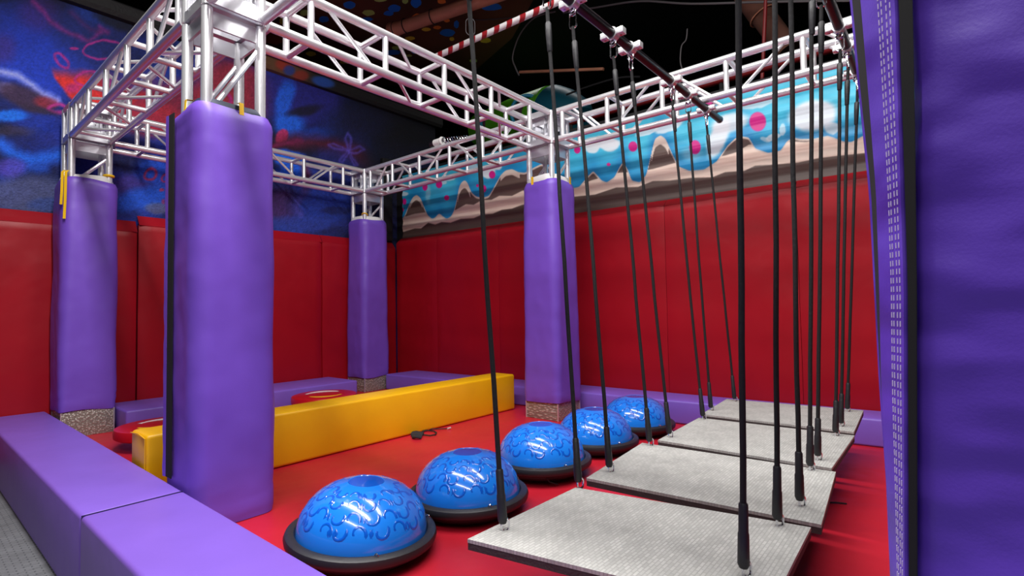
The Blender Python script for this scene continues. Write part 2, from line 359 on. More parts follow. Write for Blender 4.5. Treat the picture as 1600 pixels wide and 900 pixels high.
# between the near column and the corner
blob(470, 150, 60, 50, (44, 34, 118), .8, 0, .9); blob(445, 155, 13, 30, (36, 92, 214), .9, 15, .8); blob(452, 195, 24, 20, (34, 96, 220), .9, 0, .8); blob(490, 210, 30, 12, (32, 70, 180), .7, -10, .9)
blob(475, 172, 26, 7, (22, 16, 34), .8, -10, .9); blob(440, 213, 10, 12, (210, 46, 98), .95, 15, .4)
stroke([(428, 230), (455, 222), (490, 222), (525, 226), (560, 240), (580, 262)], 22, (96, 18, 40), .85, 20); stroke([(428, 228), (470, 218)], 6, (130, 26, 74), .8, 6)
blob(452, 246, 26, 12, (34, 100, 224), .95, 8, .7); blob(460, 268, 26, 14, (32, 90, 210), .9, 0, .8); stroke([(478, 262), (482, 282), (476, 305)], 13, (104, 24, 44), .8, 10)
blob(520, 250, 30, 20, (50, 40, 120), .5, 0, 1); blob(440, 320, 28, 26, (74, 32, 80), .8, 0, .9); blob(505, 320, 50, 30, (34, 58, 150), .8, 0, .9); blob(470, 350, 50, 14, (40, 56, 140), .7)
stroke([(466, 310), (462, 325), (470, 335)], 8, (86, 66, 150), .6, 8); blob(525, 330, 26, 6, (22, 24, 70), .6)
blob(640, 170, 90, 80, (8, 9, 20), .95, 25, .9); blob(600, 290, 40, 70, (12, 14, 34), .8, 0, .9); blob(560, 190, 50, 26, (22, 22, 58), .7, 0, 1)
stroke([(544, 236), (541, 216), (545, 208), (549, 216), (546, 236)], 3, (104, 78, 190), .8, 4)
stroke([(542, 236), (522, 233), (512, 226), (520, 224), (542, 235)], 3, (104, 78, 190), .7, 4); stroke([(546, 236), (562, 230), (568, 235), (560, 240), (546, 238)], 3, (104, 78, 190), .7, 4)
stroke([(542, 238), (530, 252), (536, 254), (544, 240)], 3, (104, 78, 190), .6, 4); stroke([(546, 239), (554, 258), (560, 258), (548, 240)], 3, (104, 78, 190), .6, 4)
sp = fbm(X / 2.5, Y / 2.5, 31, 2); col *= (0.82 + 0.42 * sp)[:, None]
set_paint(wl.data, srgb2lin(col * np.array([1.08, 1.25, 1.25]))); tag(wl, 'rough stucco wall with blue, red and purple graffiti', kind='structure')

# dark ledge along the top of the graffiti wall
zt_ = 3.74
us = np.concatenate([np.linspace(-6, 1.2, 8), np.arange(1.25, 4.3, 0.02)]); prof = [(LW + 0.10, 3.60), (LW - 0.05, 3.62), (LW - 0.07, 3.66), (LW - 0.07, zt_), (LW - 0.05, zt_ + .02), (LW + 0.2, zt_ + .02)]
pa = np.array(prof); ks = np.interp(np.linspace(0, 5, 31), range(6), range(6))
lg, P = grid_mesh('trim_1', 'ledge', lambda a, k: (a, np.interp(k, range(6), pa[:, 0]), np.interp(k, range(6), pa[:, 1])), us, np.linspace(0, 5, 31))
X, Y = to_px(P); jx, jy = X, Y; col = np.zeros((len(X), 3)) + np.array([26, 25, 27.0])
paint(np.clip((500 - X) / 40, 0, 1) * np.clip((X - 385) / 20, 0, 1) * .9, (120, 82, 52)); blob(445, 100, 14, 10, (180, 52, 38), .8); blob(470, 118, 12, 8, (170, 50, 36), .7); blob(505, 128, 18, 8, (40, 90, 190), .9, 15); blob(452, 110, 9, 8, (40, 70, 170), .8)
blob(240, 22, 14, 6, (30, 66, 150), .7, 20)
set_paint(lg.data, srgb2lin(col)); tag(lg, 'dark ledge along the top of the graffiti wall', kind='structure')
tag(MB().box((-6, LW + 0.01, GZ), (4.2, LW + 0.2, 3.7)).build('wall_left_core', 'black_wall'), 'core of the graffiti wall', kind='structure')

# right wall: low black wall behind the mural; black post in the corner
def wallbox(v0, v1, off0, off1, z0, z1):
    return MB().add([(RWL(v) + o_, v, z) for z in (z0, z1) for v, o_ in ((v0, off0), (v1, off0), (v1, off1), (v0, off1))],
                    [(0, 1, 2, 3), (7, 6, 5, 4), (0, 4, 5, 1), (1, 5, 6, 2), (2, 6, 7, 3), (3, 7, 4, 0)])
tag(wallbox(-5.5, LW, 0.0, 0.15, GZ, 2.78).build('wall_right', 'black_wall'), 'black wall behind the cake mural', kind='structure')
cp = MB().box((3.22, LW - 0.07, 1.86), (3.37, LW - .005, 2.95)).build('trim_2', 'black_wall', bevel=0.01); tag(cp, 'black post in the corner between graffiti and mural', kind='structure')

# ------------------------------------------------------------------ cake mural on the right wall
vs_ = np.concatenate([np.arange(-2.75, 3.0, 0.0065)]); zs = np.arange(1.86, 2.74, 0.0055)
mu, P = grid_mesh('cake_mural', 'mural', lambda a, b: (RWL(a) - 0.012 - 0.006 * np.sin(b * 44 + 0.6 * np.sin(a * 1.3)), a, b), vs_[::-1], zs)
X, Y = to_px(P)
_ip = np.array([(600, 347), (620, 347), (626, 345), (633, 336), (639, 320), (645, 308), (651, 304), (657, 309), (662, 322), (668, 336), (675, 342), (680, 340), (686, 333), (692, 338), (698, 342), (705, 338), (710, 328), (714, 312), (716, 296), (720, 286), (726, 281), (731, 286), (736, 300), (744, 307), (754, 309), (764, 306), (770, 296), (776, 285), (782, 274), (790, 266), (800, 264), (810, 269), (820, 270), (832, 263), (846, 256), (860, 262), (875, 285), (890, 295), (905, 292), (917, 277), (927, 267), (940, 282), (948, 285), (960, 277), (967, 263), (973, 253), (980, 263), (987, 282), (1000, 285), (1010, 273), (1017, 243), (1023, 217), (1032, 211), (1040, 217), (1050, 240), (1060, 260), (1077, 267), (1100, 265), (1120, 252), (1137, 227), (1150, 215), (1160, 213), (1170, 215), (1173, 220), (1180, 232), (1200, 239), (1220, 235), (1230, 220), (1240, 215), (1250, 217), (1270, 217), (1293, 212), (1303, 215), (1317, 221), (1330, 222), (1353, 210), (1380, 204), (1450, 198), (1500, 200)], float); _g = np.arange(560, 1540, 0.5); _k = np.hanning(17); _k /= _k.sum()
_gy = np.convolve(np.interp(_g, _ip[:, 0], _ip[:, 1]), _k, 'same'); yi = np.interp(X, _g, _gy)
yb = np.interp(X, *zip(*[(600, 345), (634, 338), (648, 334), (662, 332), (690, 330), (712, 328), (728, 319), (740, 320), (752, 313), (768, 312), (780, 306), (800, 306), (816, 298), (860, 292), (917, 285), (923, 282), (967, 270), (1000, 268), (1020, 264), (1053, 255), (1100, 248), (1133, 243), (1150, 238), (1170, 226), (1230, 221), (1260, 222), (1400, 190), (1500, 170)]))
yd = np.interp(X, *zip(*[(600, 370), (622, 365), (648, 357), (658, 357), (669, 348), (680, 351), (690, 347), (704, 348), (720, 342), (740, 341), (754, 335), (770, 334), (784, 328), (800, 326), (816, 320), (860, 313), (900, 307), (930, 304), (963, 293), (997, 292), (1020, 283), (1047, 282), (1080, 278), (1113, 277), (1133, 269), (1163, 267), (1180, 259), (1213, 257), (1247, 254), (1280, 247), (1313, 243), (1353, 239), (1400, 232), (1500, 215)]))
ycap = yi + np.where((X > 715) & (X < 735), 12, np.where((X > 640) & (X < 660), 8, np.where((X > 782) & (X < 812), 9, np.where((X > 1018) & (X < 1045), 14, 3))))
st = lambda e: np.clip(e / 1.6 + 0.5, 0, 1)
fine = fbm(X / 60, Y / 3.0, 5)
col = np.zeros((len(X), 3)) + np.array([232, 208, 192.0]); col += (fine[:, None] - .5) * 36
paint(st(yb - Y) * 1.0, (98, 78, 72)); paint(st(ycap - Y), (214, 196, 184))
paint(st(Y - yd), (84, 66, 60))
ice = st(yi - Y); dep = np.clip((yi - Y) / 55.0, 0, 1)
ic = np.array([28, 140, 200.0]) * (1 - dep[:, None]) + np.array([70, 196, 228.0]) * dep[:, None] + (fbm(X / 30, Y / 14, 6)[:, None] - .5) * 40
col = col * (1 - ice[:, None]) + ic * ice[:, None]
jx = X + 5 * (fbm(X / 14, Y / 14, 41) - .5); jy = Y + 5 * (fbm(X / 14 + 9, Y / 14, 42) - .5)
WH = (228, 234, 240)
def wblob(x, y, rx, ry, a=.95, ang=0, soft=.35): blob(x, y, rx, ry, WH, a, ang, soft)
wblob(926, 228, 12, 11); wblob(952, 226, 14, 10); wblob(939, 222, 30, 9); wblob(762, 268, 12, 10); wblob(776, 258, 8, 8); wblob(738, 262, 10, 8, .7); wblob(623, 322, 6, 6, .7, 0, .8); wblob(628, 302, 10, 4, .8); wblob(690, 284, 8, 5, .7); wblob(700, 278, 10, 4, .7)
wblob(1045, 196, 24, 10, .85, -20); wblob(1122, 215, 14, 34, .95, 22, .5); wblob(1140, 192, 30, 14, .9, -15, .5); wblob(1270, 180, 38, 24, .95, -12, .4); wblob(1300, 200, 12, 10, .8); wblob(1208, 214, 12, 5, .8, -20); wblob(1196, 218, 8, 3, .6, 20); wblob(1222, 202, 5, 10, .7); wblob(1010, 205, 18, 6, .8, -18); wblob(1185, 160, 30, 8, .7, -12)
wblob(870, 240, 14, 8, .7); wblob(668, 302, 4, 14, .4, 0, 1); wblob(1080, 240, 16, 10, .35, 0, 1)
PK = (206, 26, 134)
for x, y, r, ry in [(632, 315, 3, 5), (664, 292, 4, 6), (686, 288, 5, 6), (698, 309, 4, 4), (769, 273, 5, 6), (755, 295, 5, 6), (746, 290, 2, 2.4), (788, 257, 3, 2), (902, 234, 5, 6), (989, 229, 7, 8), (951, 257, 3, 2.6), (1086, 230, 9, 11), (1184, 190, 13, 15), (1108, 163, 9, 5), (629, 328, 2, 3)]:
    d = np.hypot((X - x) / r, (Y - y) / ry); paint(np.clip((1.08 - d) / .16, 0, 1), PK)
set_paint(mu.data, srgb2lin(col)); mu.data.polygons.foreach_set('use_smooth', [True] * len(mu.data.polygons))
tag(mu, 'cake mural of cyan icing drips with pink dots above the red wall pads', 'mural')

# ------------------------------------------------------------------ red wall pads
def wall_pad(name, P0, P1, nrm, z0, zf, zk, th, label, group, tuck=0.006):
    """P0,P1 ends of the front face at floor plan; nrm points to the wall; front face z0..zf, top slants back to zk"""
    P0, P1, n = Vector((*P0, 0)), Vector((*P1, 0)), Vector((*nrm, 0)).normalized()
    L = (P1 - P0).length; d = (P1 - P0).normalized(); nx = max(6, int(L / 0.05)); nzz = 36
    base = P0.copy(); base.z = z0
    o = thing(name, base, label, 'wall pad', group)
    rows = []
    m = MB(); vs = []
    prof = [(0.02, z0)] + [(0.0, z0 + 0.02 + (zf - z0 - 0.03) * k / nzz) for k in range(nzz + 1)] + [(0.006, zf)]
    for i in range(nx + 1):
        t = i / nx; e = min(t, 1 - t) * L; pull = tuck * max(0, 1 - e / 0.035) ** 2
        for dn, z in prof:
            q = P0 + d * (t * L + (0.0015 if i == 0 else -0.0015 if i == nx else 0)); wv = 0.008 * (mnoise.noise(Vector((q.x * 2.3, q.y * 2.3, z * 2.0))) ) + 0.003 * mnoise.noise(Vector((q.x * 9, q.y * 9, z * 5)))
            vs.append(q + n * (dn + pull + 0.006 + wv) + Vector((0, 0, z)))
    k = len(prof)
    fs = [(i * k + j, (i + 1) * k + j, (i + 1) * k + j + 1, i * k + j + 1) for i in range(nx) for j in range(k - 1)]
    b0 = len(vs)
    for i in (0, nx):                                   # sides back to the wall
        for dn, z in prof: vs.append(P0 + d * (i / nx * L + (0.0015 if i == 0 else -0.0015)) + n * th + Vector((0, 0, z)))
    fs += [(j, j + 1, b0 + j + 1, b0 + j) for j in range(k - 1)]
    fs += [(nx * k + j + 1, nx * k + j, b0 + k + j, b0 + k + j + 1) for j in range(k - 1)]
    m.add(vs, fs).build('face', 'red_pad', o, smooth=True)
    t_ = MB(); vs = []
    for i in range(nx + 1):
        q = P0 + d * ((0.0015 if i == 0 else -0.0015 if i == nx else 0) + i / nx * L)
        for j in range(5):
            s_ = j / 4; w_ = 0.006 * mnoise.noise(Vector((q.x * 12, q.y * 12, j * .6)))
            vs.append(q + n * (0.010 + s_ * (th - 0.012)) + Vector((0, 0, zf - 0.002 + (zk - zf) * s_ + (w_ if 0 < j < 4 else 0))))
    t_.add(vs, [(i * 5 + j, (i + 1) * 5 + j, (i + 1) * 5 + j + 1, i * 5 + j + 1) for i in range(nx) for j in range(4)]).build('top_flap', 'red_pad', o, smooth=True)
    return o
GP = 'red vinyl wall pads'
seams = [3.03, 2.27, 1.28, 0.32, -0.64, -1.685, -2.7]
rl = ['red wall pad in the far corner beside the graffiti wall', 'red wall pad below the mural, second from the far corner', 'red wall pad behind the mural-side padded tower, left of it',
      'red wall pad to the right of the tower by the blue domes', 'red wall pad behind the left ropes of the farthest swing', 'red wall pad farthest right, beside the near purple tower']
for (a, b), lb in zip(zip(seams[:-1], seams[1:]), rl):
    wall_pad('wall_pad', (RPF(a), a), (RPF(b), b), (1, ROTW), 0.0, 1.835, 1.90, 0.085, lb, GP)
for a, b, zf, zk, lb in [(-2.6, -1.15, 1.69, 1.79, 'red wall pad under the graffiti, leftmost'), (-1.15, 0.53, 1.69, 1.795, 'lower red wall pad under the graffiti behind the left tower'), (0.54, 2.345, 1.755, 1.848, 'taller red wall pad under the graffiti between the two left-wall towers'), (2.345, 3.40, 1.76, 1.85, 'red wall pad under the graffiti behind the far corner tower')]:
    wall_pad('wall_pad', (a, LPF), (b, LPF), (0, 1), GZ if b < 0.6 else 0.0, zf, zk, 0.08, lb, GP, 0.02 if a in (-1.15, 0.54) else 0.006)

# ------------------------------------------------------------------ purple foam curbs and the yellow beam
def soft_block(name, mt, corners, z0, z1, label, cat, group=None, r=0.016, seam=None):
    """corners: four plan points; a padded block with rounded edges"""
    c = [Vector((*q, 0)) for q in corners]; base = sum(c, Vector()) / 4; base.z = z0
    o = thing(name, base, label, cat, group)
    m = MB(); m.add([q + Vector((0, 0, z)) for z in (z0, z1) for q in c], [(3, 2, 1, 0), (4, 5, 6, 7), (0, 1, 5, 4), (1, 2, 6, 5), (2, 3, 7, 6), (3, 0, 4, 7)])
    b = m.build('cover', mt, o, bevel=r)
    if seam:
        for i in seam:
            a, d = c[i], c[(i + 1) % 4]
            MB().tube([a + (base - a) * 0.012 + Vector((0, 0, z1 - 0.004 - a.z)) * 1 - Vector((0, 0, (base - a).z * .012)), d + (base - d) * 0.012 + Vector((0, 0, z1 - .004 - d.z)) - Vector((0, 0, (base - d).z * .012))], 0.0035, 6).build('seam', mt, o, smooth=True)
    return o
GC = 'purple foam curbs'
FO, FI = -0.428, -0.080
fc1 = soft_block('foam_curb', 'purple_curb', [(FO, 0.002), (FI, 0.002), (FI, LPF - 0.01), (FO, LPF - 0.01)], GZ, CH, 'long purple foam curb in the left foreground running back to the left tower', 'foam curb', GC)
soft_block('foam_curb', 'purple_curb', [(FO, -3.3), (FI, -3.3), (FI, -0.002), (FO, -0.002)], GZ, CH, 'nearest purple foam curb at the bottom edge, below the near tower', 'foam curb', GC)
soft_block('foam_curb', 'purple_curb', [(0.31, 2.448), (2.41, 2.448), (2.41, LPF - 0.012), (0.31, LPF - 0.012)], 0.0, CH, 'purple foam curb along the graffiti wall behind the red discs', 'foam curb', GC)
mat('seam_dark', (40, 22, 84), 0.7)
MB().box((FO + .004, -.0018, GZ), (FI - .004, .0018, CH - .0005)).build('joint', 'seam_dark', fc1)
rc = lambda v: 3.082 - 0.06 * v
soft_block('foam_curb', 'purple_curb', [(rc(2.64), 2.64), (rc(-3.6), -3.6), (RPF(-3.6) - .012, -3.6), (RPF(2.64) - .012, 2.64)], 0.0, CH, 'purple foam curb along the mural wall behind the blue domes', 'foam curb', GC)
yb_ = soft_block('foam_beam', 'yellow', [(-0.06, 0.589), (2.868, 0.589), (2.868, 0.834), (-0.06, 0.834)], 0.002, 0.326, 'long yellow foam balance beam lying across the red floor', 'balance beam', None, 0.018)
MB().tube([(-0.063, 0.592, 0.01), (-0.063, 0.592, 0.312), (-0.063, 0.70, 0.323), (-0.063, 0.83, 0.312)], 0.003, 6).build('seam', 'yellow', yb_, smooth=True)

# ------------------------------------------------------------------ truss
def rtube(name, p, q, r, m, par, n=12): return MB().tube([p, q], r, n).build(name, m, par, smooth=True)
def girder(P0, P1, stations, label, vert, horiz, group='aluminium truss girders'):
    """P0->P1: line of one lower chord; the box truss spreads +S to the side and up. stations: post positions along it"""
    P0, P1 = Vector(P0), Vector(P1); d = (P1 - P0).normalized()
    side = Vector((0, S, 0)) if abs(d.x) > .5 else Vector((S, 0, 0)); up = Vector((0, 0, S)); L = (P1 - P0).length
    o = thing('truss_girder', P0, label, 'truss girder', group)
    at = lambda t, a, b: P0 + d * t + side * a + up * b
    for a in (0, 1):
        for b in (0, 1): rtube('chord', at(0, a, b), at(L, a, b), 0.025, 'alu', o, 14)
    for t in stations:
        for a in (0, 1): rtube('post', at(t + (0.0 if a == 0 else -0.015), a, 0), at(t + (0.0 if a == 0 else -0.015), a, 1), 0.018, 'alu', o, 10)
        for b in (0, 1): rtube('cross_bar', at(t - 0.012, 0, b), at(t - 0.012, 1, b), 0.018, 'alu', o, 10)
    ts = list(stations)
    for i, (t0, t1) in enumerate(zip(ts[:-1], ts[1:])):
        g = 0.09; flip = i % 2
        if vert == 'all' or (vert == 'odd' and i % 2 == 0):
            z = (0, 1) if (flip if vert == 'all' else 0) else (1, 0)
            for a in (0, 1): rtube('diagonal', at(t0 + g, a, z[0]), at(t1 - g, a, z[1]), 0.0115, 'alu', o, 8)
        if horiz == 'all' or (horiz == 'even' and i % 2 == 1):
            a = (0, 1) if flip else (1, 0)
            for b in (0, 1): rtube('diagonal', at(t0 + g, a[0], b), at(t1 - g, a[1], b), 0.0115, 'alu', o, 8)
    for t in (0.01, L - 0.01):           # end flanges
        for b in (0, 1): MB().bar(at(t, 0, b), at(t, 1, b), 0.012, 0.05).build('end_flange', 'alu_plate', o)
    return o
def corner_block(u, v, label):
    o = thing('truss_corner', (u, v, ZB), label, 'truss corner', 'truss corner blocks')
    for a in (0, 1):
        for b in (0, 1): rtube('post', (u + a * S, v + b * S, ZB - 0.02), (u + a * S, v + b * S, ZT + 0.02), 0.025, 'alu', o, 14)
    for z in (ZB, ZT):
        for p, q in (((0, 0), (1, 0)), ((1, 0), (1, 1)), ((1, 1), (0, 1)), ((0, 1), (0, 0))):
            MB().bar((u + p[0] * S, v + p[1] * S, z), (u + q[0] * S, v + q[1] * S, z), 0.04, 0.05).build('frame_bar', 'alu_plate', o)
    for p, q in (((0, 0), (1, 0)), ((1, 0), (1, 1)), ((1, 1), (0, 1)), ((0, 1), (0, 0))):
        A = Vector((u + p[0] * S, v + p[1] * S, 0)); B = Vector((u + q[0] * S, v + q[1] * S, 0)); dd = (B - A).normalized()
        for z in (ZB + 0.05, ZT - 0.05):
            MB().bar(A + dd * .02 + Vector((0, 0, z)), B - dd * .02 + Vector((0, 0, z)), 0.006, 0.055).build('side_plate', 'alu_plate', o)
        for t in (0.055, S - 0.055):
            MB().bar(A + dd * t + Vector((0, 0, ZB + .02)), A + dd * t + Vector((0, 0, ZT - .02)), 0.006, 0.045, (dd.y, -dd.x, 0)).build('side_plate', 'alu_plate', o)
        for t in (0.05, S - 0.05):
            for z in (ZB + 0.05, ZT - 0.05):
                c = A + dd * t + Vector((0, 0, z)); nn = Vector((dd.y, -dd.x, 0))
                MB().tube([c - nn * .012, c + nn * .012], 0.009, 6).build('bolt', 'steel', o)
    return o
def pad_sleeve(u, v, z0, z1, mt, seed, e=0.066, amp=0.005, r=0.09, nz=70, r0=None, lean=0.0):
    m = MB(); n = 72; a = S / 2 + e; cx, cy = u + S / 2, v + S / 2; vs = []
    def sq(t, r):
        t = t % 1.0 * 4; k = int(t); f = t - k; h = a - r; arc = math.pi / 2 * r; st_ = 2 * h; tot = st_ + arc; x = f * tot
        if x < st_: p = (-h + x, -a, 0, -1)
        else:
            th = (x - st_) / r; p = (h + r * math.sin(th), -h - r * math.cos(th), math.sin(th), -math.cos(th))
        for _ in range(k): p = (-p[1], p[0], -p[3], p[2])
        return p
    for j in range(nz + 1):
        z = z0 + (z1 - z0) * j / nz; edge = min(j, nz - j) / nz * (z1 - z0); tuck = (0.02 if j > nz / 2 else 0.006) * max(0, 1 - edge / 0.05) ** 2; rz = r if r0 is None else r0 + (r - r0) * min(1, (z - z0) / 1.6)
        for i in range(n):
            x, y, nx_, ny_ = sq(i / n, rz); q = Vector((x * 1.5, y * 1.5, (z + x * .5) * 2.4 + seed * 7))
            d = amp * 2.2 * mnoise.noise(q) + amp * .6 * mnoise.noise(Vector((x * 14, y * 14, (z + .3 * x) * 9 + seed)))
            if edge < .25: d += 0.006 * (1 - edge / .25) * mnoise.noise(Vector((x * 7, y * 7, z * 34 + seed)))
            zz = z + (0.020 * mnoise.noise(Vector((x * 4, y * 4, seed))) if edge < 0.06 else 0)
            vs.append((cx + x + nx_ * (d - tuck), cy + y + ny_ * (d - tuck) - lean * (z - 0.94), zz))
    fs = [(j * n + i, j * n + (i + 1) % n, (j + 1) * n + (i + 1) % n, (j + 1) * n + i) for j in range(nz) for i in range(n)]
    c0 = len(vs); vs += [(cx, cy, z0 + .01), (cx, cy, z1 - .01)]
    fs += [(c0, (i + 1) % n, i) for i in range(n)] + [(c0 + 1, nz * n + i, nz * n + (i + 1) % n) for i in range(n)]
    return m.add(vs, fs)
def tower(u, v, z0, z1, label, seed, base_top=0.30, collar='white_board', mt='purple', rr=0.09, r0=0.045, lean=0.0):
    o = thing('padded_truss_tower', (u + S / 2, v + S / 2, 0), label, 'padded tower', 'purple padded truss towers')
    for a in (0, 1):
        for b in (0, 1): rtube('leg', (u + a * S, v + b * S, max(z1 - 0.3, .1)), (u + a * S, v + b * S, ZB - 0.03), 0.025, 'alu', o, 14)
    for p, q in (((0, 0), (1, 0)), ((1, 0), (1, 1)), ((0, 1), (1, 1)), ((0, 0), (0, 1))):
        A = Vector((u + p[0] * S, v + p[1] * S, 0)); B = Vector((u + q[0] * S, v + q[1] * S, 0))
        MB().bar(A + Vector((0, 0, ZB - 0.075)), B + Vector((0, 0, ZB - 0.075)), 0.012, 0.075).build('top_flange', 'alu_plate', o)
        if p[1] == q[1]: rtube('brace', A + Vector((0, 0, z1 - .05)), B + Vector((0, 0, ZB - .13)), 0.0125, 'alu', o, 8)
    e = (0.331 - S) / 2
    if z0 > 0.05:
        MB().box((u - e, v - e, 0), (u + S + e, v + S + e, z0 + .012)).build('base_box', 'diamond_plate', o, bevel=0.004)
        for x, y in ((u - e, v - e), (u + S + e, v - e), (u - e, v + S + e)):
            MB().box((x - .004, y - .004, 0), (x + .004, y + .004, z0 - .004)).build('corner_strip', 'alu_plate', o)
    zc = z1 + (0.045 if collar == 'white_board' else 0.022)
    pad_sleeve(u, v, z1 - .1, zc, None, seed + 30, 0.044, 0.003, 0.10, 12).build('collar', collar, o, smooth=True)
    pad_sleeve(u, v, z0, z1, mt, seed, r=rr, r0=r0, lean=lean).build('pad_sleeve', mt, o, smooth=True)
    return o
T1 = tower(0, 0, 0.004, 1.885, 'purple padded truss tower nearest on the left, standing at the curb joint', 1.0, collar='strap_navy', rr=0.08, r0=0.07)
T2 = tower(0, V2, 0.20, 2.03, 'purple padded truss tower at the left end with a hanging yellow strap', 2.0)
T3 = tower(U4, V2, 0.165, 2.03, 'purple padded truss tower in the far corner of the arena', 3.0)
T4 = tower(U4, 0, 0.145, 2.035, 'purple padded truss tower by the mural wall beyond the row of blue domes', 4.0)
T5 = tower(0, V5, 0.004, 2.06, 'large purple padded tower filling the right edge of the photo', 5.0, collar='strap_navy', mt='purple_shaded', rr=0.03, r0=0.03, lean=0.036)
for (u, v), lb in {(0, 0): 'aluminium truss corner block above the nearest padded tower', (0, V2): 'aluminium truss corner block above the left end tower', (U4, V2): 'aluminium truss corner block above the far corner tower', (U4, 0): 'aluminium truss corner block above the tower by the mural wall', (0, V5): 'aluminium truss corner block above the right edge tower'}.items():
    corner_block(u, v, lb)
g = 0.035
girder((S + g, 0, ZB), (U4 - g, 0, ZB), [t - S - g for t in (0.507, 0.986, 1.467, 1.937, 2.402)], 'aluminium truss girder crossing from the nearest tower to the mural-side tower', 'odd', 'even')
girder((0, S + g, ZB), (0, V2 - g, ZB), [t - S - g for t in (0.36, 0.81, 1.245, 1.723, 2.19, 2.58)], 'aluminium truss girder at top left from the nearest tower to the left end tower', 'odd', 'all')
girder((S + g, V2, ZB), (U4 - g, V2, ZB), [t - S - g for t in (0.507, 0.986, 1.46, 1.939, 2.413)], 'aluminium truss girder in front of the graffiti wall', 'all', 'none')
girder((U4, S + g, ZB), (U4, V2 - g, ZB), [t - S - g for t in (0.33, 0.80, 1.257, 1.723, 2.185, 2.6)], 'aluminium truss girder along the mural left of the mural-side tower', 'all', 'none')
girder((U4, V5 - .3, ZB), (U4, -g, ZB), [t - V5 + .3 for t in (-2.85, -2.38, -1.92, -1.456, -1.0, -0.544, -0.12)], 'aluminium truss girder along the mural right of the mural-side tower', 'all', 'none')
girder((0, V5 + S + g, ZB), (0, -g, ZB), [t - (V5 + S + g) for t in (-2.3, -1.84, -1.37, -0.9, -0.45)], 'aluminium truss girder overhead from the nearest tower towards the right edge tower', 'odd', 'all')

# straps, seam flaps on the towers
def strap(par, pts, wd, m, nrm):
    mb = MB(); pts = [Vector(p) for p in pts]; n = Vector(nrm).normalized(); vs = []
    for i, p in enumerate(pts):
        d = (pts[min(i + 1, len(pts) - 1)] - pts[max(0, i - 1)]).normalized(); s_ = d.cross(n).normalized() * wd / 2
        vs += [p - s_, p + s_, p + s_ + n * .003, p - s_ + n * .003]
    fs = [(4 * i + k, 4 * i + (k + 1) % 4, 4 * i + 4 + (k + 1) % 4, 4 * i + 4 + k) for i in range(len(pts) - 1) for k in range(4)] + [(3, 2, 1, 0), tuple(4 * (len(pts) - 1) + k for k in range(4))]
    return mb.add(vs, fs).build('strap', m, par)
for du, pl in ((-0.058, 1.80), (-0.040, 1.69)):
    y_ = V2 - 0.048 - (du + 0.058) * .9; nn = Vector((-.6, -.8, 0)); q0 = Vector((du, y_, 0)) + nn * .004
    strap(T2, [q0 - nn * .03 + Vector((0, 0, 2.075)), q0 + Vector((0, 0, 2.055)), q0 + nn * .002 + Vector((0, 0, 2.0)), q0 + nn * .004 + Vector((0, 0, (pl + 2) / 2)), q0 + nn * .003 + Vector((-.004, .003, pl))], 0.018, 'strap_yellow', nn)
MB().torus((S, V2, 2.085), (0, 0, 1), 0.030, 0.011, 16, 8).build('strap', 'strap_yellow', T2, smooth=True)
MB().torus((U4, V2, 2.085), (.3, .3, 1), 0.031, 0.007, 16, 8).build('strap', 'strap_yellow', T3, smooth=True)
for du, dv, n_ in ((0.02, -0.052, (0, -1, 0)), (0.20, -0.052, (0, -1, 0))):
    strap(T4, [(U4 + du, dv, 2.00), (U4 + du, dv, 2.082)], 0.022, 'strap_yellow', n_)
strap(T4, [(U4 - .052, .17, 2.00), (U4 - .052, .17, 2.076)], 0.022, 'strap_yellow', (-1, 0, 0))
strap(T1, [(-0.054, .10, 1.86), (-0.05, .10, 1.92), (-.02, .10, 1.925)], 0.02, 'strap_yellow', (-1, 0, 0)); strap(T1, [(.13, -0.054, 1.86), (.13, -0.05, 1.918), (.13, -.02, 1.922)], 0.02, 'strap_yellow', (0, -1, 0))

def sheet(name, m, par, edge_a, edge_b, th=0.004):
    """a strip of cloth between two edges (lists of points) with thickness"""
    mb = MB(); n = len(edge_a); a = [Vector(p) for p in edge_a]; b = [Vector(p) for p in edge_b]; vs = []
    for i in range(n):
        t = (a[min(i + 1, n - 1)] - a[max(0, i - 1)]); nn = t.cross(b[i] - a[i]).normalized() * th
        vs += [a[i], b[i], b[i] + nn, a[i] + nn]
    fs = [(4 * i + k, 4 * i + (k + 1) % 4, 4 * i + 4 + (k + 1) % 4, 4 * i + 4 + k) for i in range(n - 1) for k in range(4)] + [(3, 2, 1, 0), tuple(4 * (n - 1) + k for k in range(4))]
    return mb.add(vs, fs).build(name, m, par, smooth=True)
# closing flap of the nearest tower, at its rear left corner
zz = np.linspace(0.20, 1.87, 40); wob = lambda z: 0.010 * mnoise.noise(Vector((0, 0, z * 4.0))) + 0.006 * mnoise.noise(Vector((3, 0, z * 11)))
sheet('velcro_strip', 'velcro', T1, [(-0.075, .165, z) for z in zz], [(-0.077, .225, z) for z in zz], 0.004)
sheet('closing_flap', 'purple', T1, [(-0.077, .226, z) for z in zz], [(-0.081 - wob(z) * .5, .250 + wob(z), z) for z in zz], 0.005)
